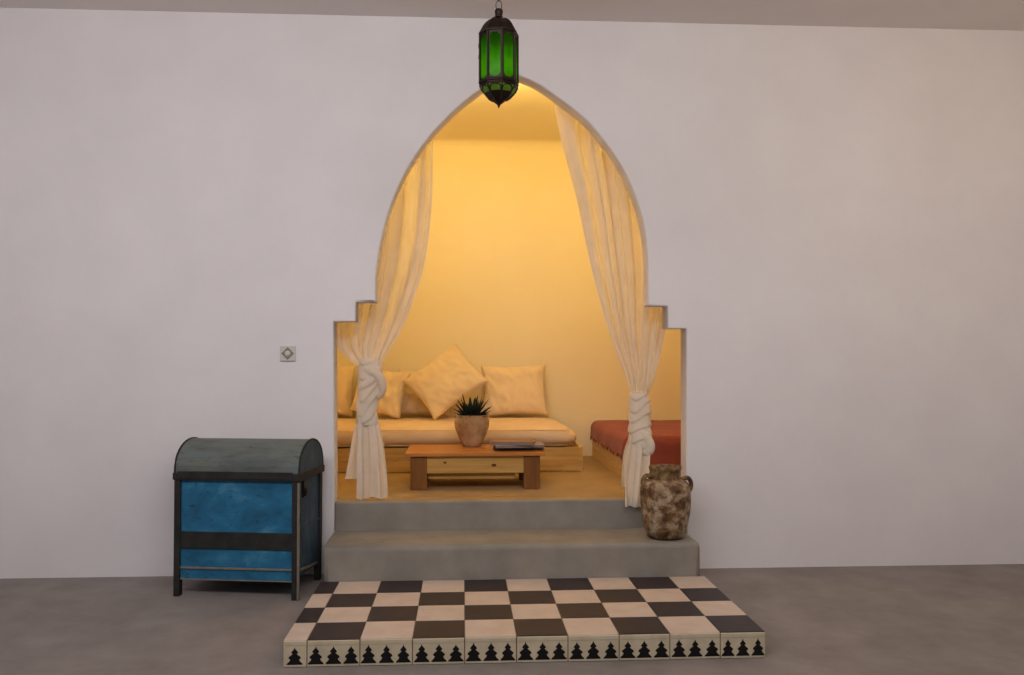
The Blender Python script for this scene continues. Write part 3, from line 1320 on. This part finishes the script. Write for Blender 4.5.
# ------------------------------------------------------------------ coffee table
tf = PZ(475, 490, ZA)
TY = tf.y
ZT = PY(475, 452.8, TY).z
TX0, TX1 = PY(405, 457, TY).x, PY(545.5, 457, TY).x
tbk = PZ(475, 444.3, ZT).y
TD = min(tbk, SY - .03) - TY
tab = thing('coffee_table', 'low pine coffee table with an orange-brown top in front of the sofa', 'table', ((TX0 + TX1) / 2, TY + TD / 2, ZA))
hw = (TX1 - TX0) / 2
hd = TD / 2
ht = ZT - ZA
tt = .019
b = bmesh.new()
nb = 4
for k in range(nb):
    y0 = -hd - .012 + (TD + .012) * k / nb
    y1 = -hd - .012 + (TD + .012) * (k + 1) / nb
    box(b, -hw, hw, y0 + .0006, y1 - .0006, ht - tt, ht, .003)
tag(build('tabletop', b, M_ptop, tab), 'orange-brown varnished top')
lw = 16.5 / F * TY
for sx in (-1, 1):
    for sy in (-1, 1):
        b = bmesh.new()
        xa = sx * (hw - .03)
        x0, x1 = sorted((xa, xa - sx * lw))
        ya = sy * (hd - .008)
        y0, y1 = sorted((ya, ya - sy * lw * .9))
        box(b, x0, x1, y0, y1, 0, ht - tt, .005)
        build('leg', b, M_pinez, tab)
xi = hw - .03 - lw
zap = PY(475, 473.5, TY).z - ZA
for sy in (-1, 1):
    b = bmesh.new()
    y0, y1 = sorted((sy * (hd - .016), sy * (hd - .036)))
    box(b, -xi - .004, xi + .004, y0, y1, zap, ht - tt, .003)
    if sy < 0:
        for (kx, kz, kr) in ((PY(445, 463, TY).x, PY(445, 463, TY).z, .0075), (PY(494, 465.5, TY).x, PY(494, 465.5, TY).z, .011)):
            lx = kx - (TX0 + TX1) / 2
            lz_ = kz - ZA
            vs = [b.verts.new((lx + kr * 1.3 * cos(2 * pi * i / 14), y0 - .0005, lz_ + kr * .8 * sin(2 * pi * i / 14))) for i in range(14)]
            b.faces.new(vs).material_index = 1
    build('apron', b, [M_pine, M_knot], tab)
for sx in (-1, 1):
    b = bmesh.new()
    x0, x1 = sorted((sx * (hw - .045), sx * (hw - .065)))
    box(b, x0, x1, -hd + .06, hd - .06, zap, ht - tt, .003)
    build('side_rail', b, M_piney, tab)
b = bmesh.new()
ys_ = -hd + .055
x1 = PY(515, 476, TY + .06).x - (TX0 + TX1) / 2
box(b, -xi + .002, x1, ys_, ys_ + .02, PY(475, 478.7, TY + .06).z - ZA, zap + .012, .003)
build('stretcher', b, M_pine, tab)

# ------------------------------------------------------------------ potted plant
pb = PZ(472, 447, ZT)
pY = pb.y + .045
pp_ = F / pY
px0 = PY(471.8, 440, pY).x
pl = thing('potted_plant', 'spiky dark green succulent in a rounded terracotta pot on the coffee table', 'potted plant', (px0, pY, ZT))


def qz(py):
    return PY(472, py, pY).z - ZT


b = bmesh.new()
pr = [(0, 0), (8.2, 0), (9.3, .004), (11.5, qz(441)), (14.3, qz(434)), (16.6, qz(428)), (17.5, qz(423)), (17.3, qz(420)), (16.3, qz(417.5)), (15.9, qz(416.3)),
      (16.3, qz(415.3)), (16.0, qz(414.7)), (15.0, qz(414.9)), (14.8, qz(417)), (15, qz(421))]
lathe(b, [(r / pp_, z) for r, z in pr], 40)
bmesh.ops.remove_doubles(b, verts=b.verts, dist=1e-5)
build('pot', b, M_pot, pl, True)
b = bmesh.new()
lathe(b, [(0.0005, qz(417.0)), (6 / pp_, qz(417.1)), (15 / pp_, qz(417.6))], 24)
build('soil', b, M_soil, pl, True)
rnd = random.Random(21)
zbase = qz(416.5)


def leaf(bm_, az, el, ln_, wd, bend=.25):
    d = Vector((cos(az) * cos(el), sin(az) * cos(el), sin(el)))
    side = Vector((-sin(az), cos(az), 0))
    up_ = side.cross(d) * -1
    n = 9
    rings = []
    st_ = Vector((cos(az), sin(az), 0)) * .022
    for i in range(n + 1):
        t = i / n
        c_ = st_ + d * ln_ * t + Vector((0, 0, 1)) * bend * ln_ * t * t * .6
        w_ = wd * (1 - t) ** .75 * (1 if t > .1 else .8) + .0004
        th_ = w_ * .38
        ring = []
        for k in range(8):
            a = 2 * pi * k / 8
            q_ = side * w_ * cos(a) + up_ * (th_ * sin(a) - w_ * .25 * cos(a) ** 2 * -1)
            ring.append(bm_.verts.new(c_ + q_ + Vector((0, 0, zbase))))
        rings.append(ring)
    for p_, q_ in zip(rings, rings[1:]):
        for k in range(8):
            bm_.faces.new((p_[k], p_[(k + 1) % 8], q_[(k + 1) % 8], q_[k]))
    bm_.faces.new(rings[0])
    bm_.faces.new(rings[-1])


b = bmesh.new()
for ring, (n, el, ln_) in enumerate(((16, -.02, .088), (15, .16, .098), (14, .42, .108), (12, .78, .114), (7, 1.12, .116), (3, 1.35, .118))):
    for k in range(n):
        az = 2 * pi * (k + .5 * (ring % 2)) / n + rnd.uniform(-.15, .15)
        leaf(b, az, el + rnd.uniform(-.12, .12), ln_ * rnd.uniform(.82, 1.12), .0195 * rnd.uniform(.85, 1.1))
build('foliage', b, M_leaf, pl, True)

# ------------------------------------------------------------------ magazines
mats = []
for nm, c_ in (('cover_slate', rgb(62, 58, 72)), ('cover_cream', rgb(150, 138, 136)), ('cover_brown', rgb(132, 88, 60))):
    mats.append(mottled(nm, c_, tuple(x * 1.15 for x in c_[:3]) + (1,), 5, .4, 0, spec=.4))
M_page = mottled('paper_edge', rgb(128, 116, 112), rgb(150, 138, 130), 60, .9, 0)
zc_ = ZT
specs = [(519, 448, .30, .21, .020, radians(-4), 0, 'slate covered magazine at the bottom of the stack on the coffee table'),
         (518, 446, .285, .20, .015, radians(5), 1, 'grey covered magazine in the middle of the stack on the coffee table'),
         (513, 443.5, .26, .195, .018, radians(-9), 2, 'brown covered magazine on top of the stack on the coffee table')]
for px, py, w_, d_, t_, rz, mi, lab in specs:
    q_ = PZ(px, py, zc_)
    mg = thing('magazine', lab, 'magazine', (q_.x, q_.y - .0, zc_ + .0003), rz, 'magazines on the coffee table')
    b = bmesh.new()
    box(b, -w_ / 2, w_ / 2, -d_ / 2, d_ / 2, t_ - .0018, t_, .0006, 1)
    box(b, -w_ / 2, w_ / 2, -d_ / 2, d_ / 2, 0, .0018, .0006, 1)
    box(b, -w_ / 2 - .0008, -w_ / 2 + .001, -d_ / 2, d_ / 2, 0, t_, .0004, 1)
    build('cover', b, mats[mi], mg)
    b = bmesh.new()
    box(b, -w_ / 2 + .001, w_ / 2 - .003, -d_ / 2 + .002, d_ / 2 - .002, .0018, t_ - .0018)
    build('pages', b, M_page, mg)
    zc_ += t_ + .0006

# ------------------------------------------------------------------ light
S.view_settings.view_transform = 'Standard'
S.view_settings.look = 'None'
S.view_settings.gamma = 1
S.view_settings.exposure = 0
S.view_settings.use_curve_mapping = False
W = bpy.data.worlds.new('world')
S.world = W
W.use_nodes = True
W.node_tree.nodes['Background'].inputs['Color'].default_value = (.90, .90, 1.0, 1)
W.node_tree.nodes['Background'].inputs['Strength'].default_value = .18


def lamp(name, kind, loc, energy, color, **kw):
    l = bpy.data.lights.new(name, kind)
    l.energy = energy
    l.color = color
    for k, v in kw.items():
        setattr(l, k, v)
    o_ = bpy.data.objects.new(name, l)
    COL.objects.link(o_)
    o_.location = loc
    return o_


d = lamp('daylight', 'AREA', (-.5, 1.05, 2.95), 82, (1, .975, 1.0), shape='RECTANGLE', size=4.2, size_y=.8)
d.rotation_euler = (Vector((-.1, 4.5, 3.0)) - d.location).to_track_quat('-Z', 'Y').to_euler()
lamp('warm_room_lamp', 'POINT', (2.45, 2.8, 2.88), 13, (1, .74, .40), shadow_soft_size=.12)
d = lamp('alcove_lamp', 'AREA', (.17, 4.73, ZAC - .112), 10.5, (1, .71, .20), shape='RECTANGLE', size=.4, size_y=.05)
d.rotation_euler = Vector((0, 1, .12)).to_track_quat('-Z', 'Z').to_euler()
for x in (-1.18, 1.62):
    d = lamp('alcove_ceiling_fill', 'AREA', (x, 4.72, 2.05), 9.6, (1, .73, .24), shape='RECTANGLE', size=.2, size_y=.1)  # unseen panels added behind the arched wall to brighten the alcove ceiling
    d.rotation_euler = Vector((0, .42, .9)).to_track_quat('-Z', 'Y').to_euler()
lamp('lantern_glow_fill', 'POINT', (ln.location.x, LY, zb + zq[84] + .05), .12, (1, .88, .5), shadow_soft_size=.012)  # small light added inside the lantern to make its glass glow
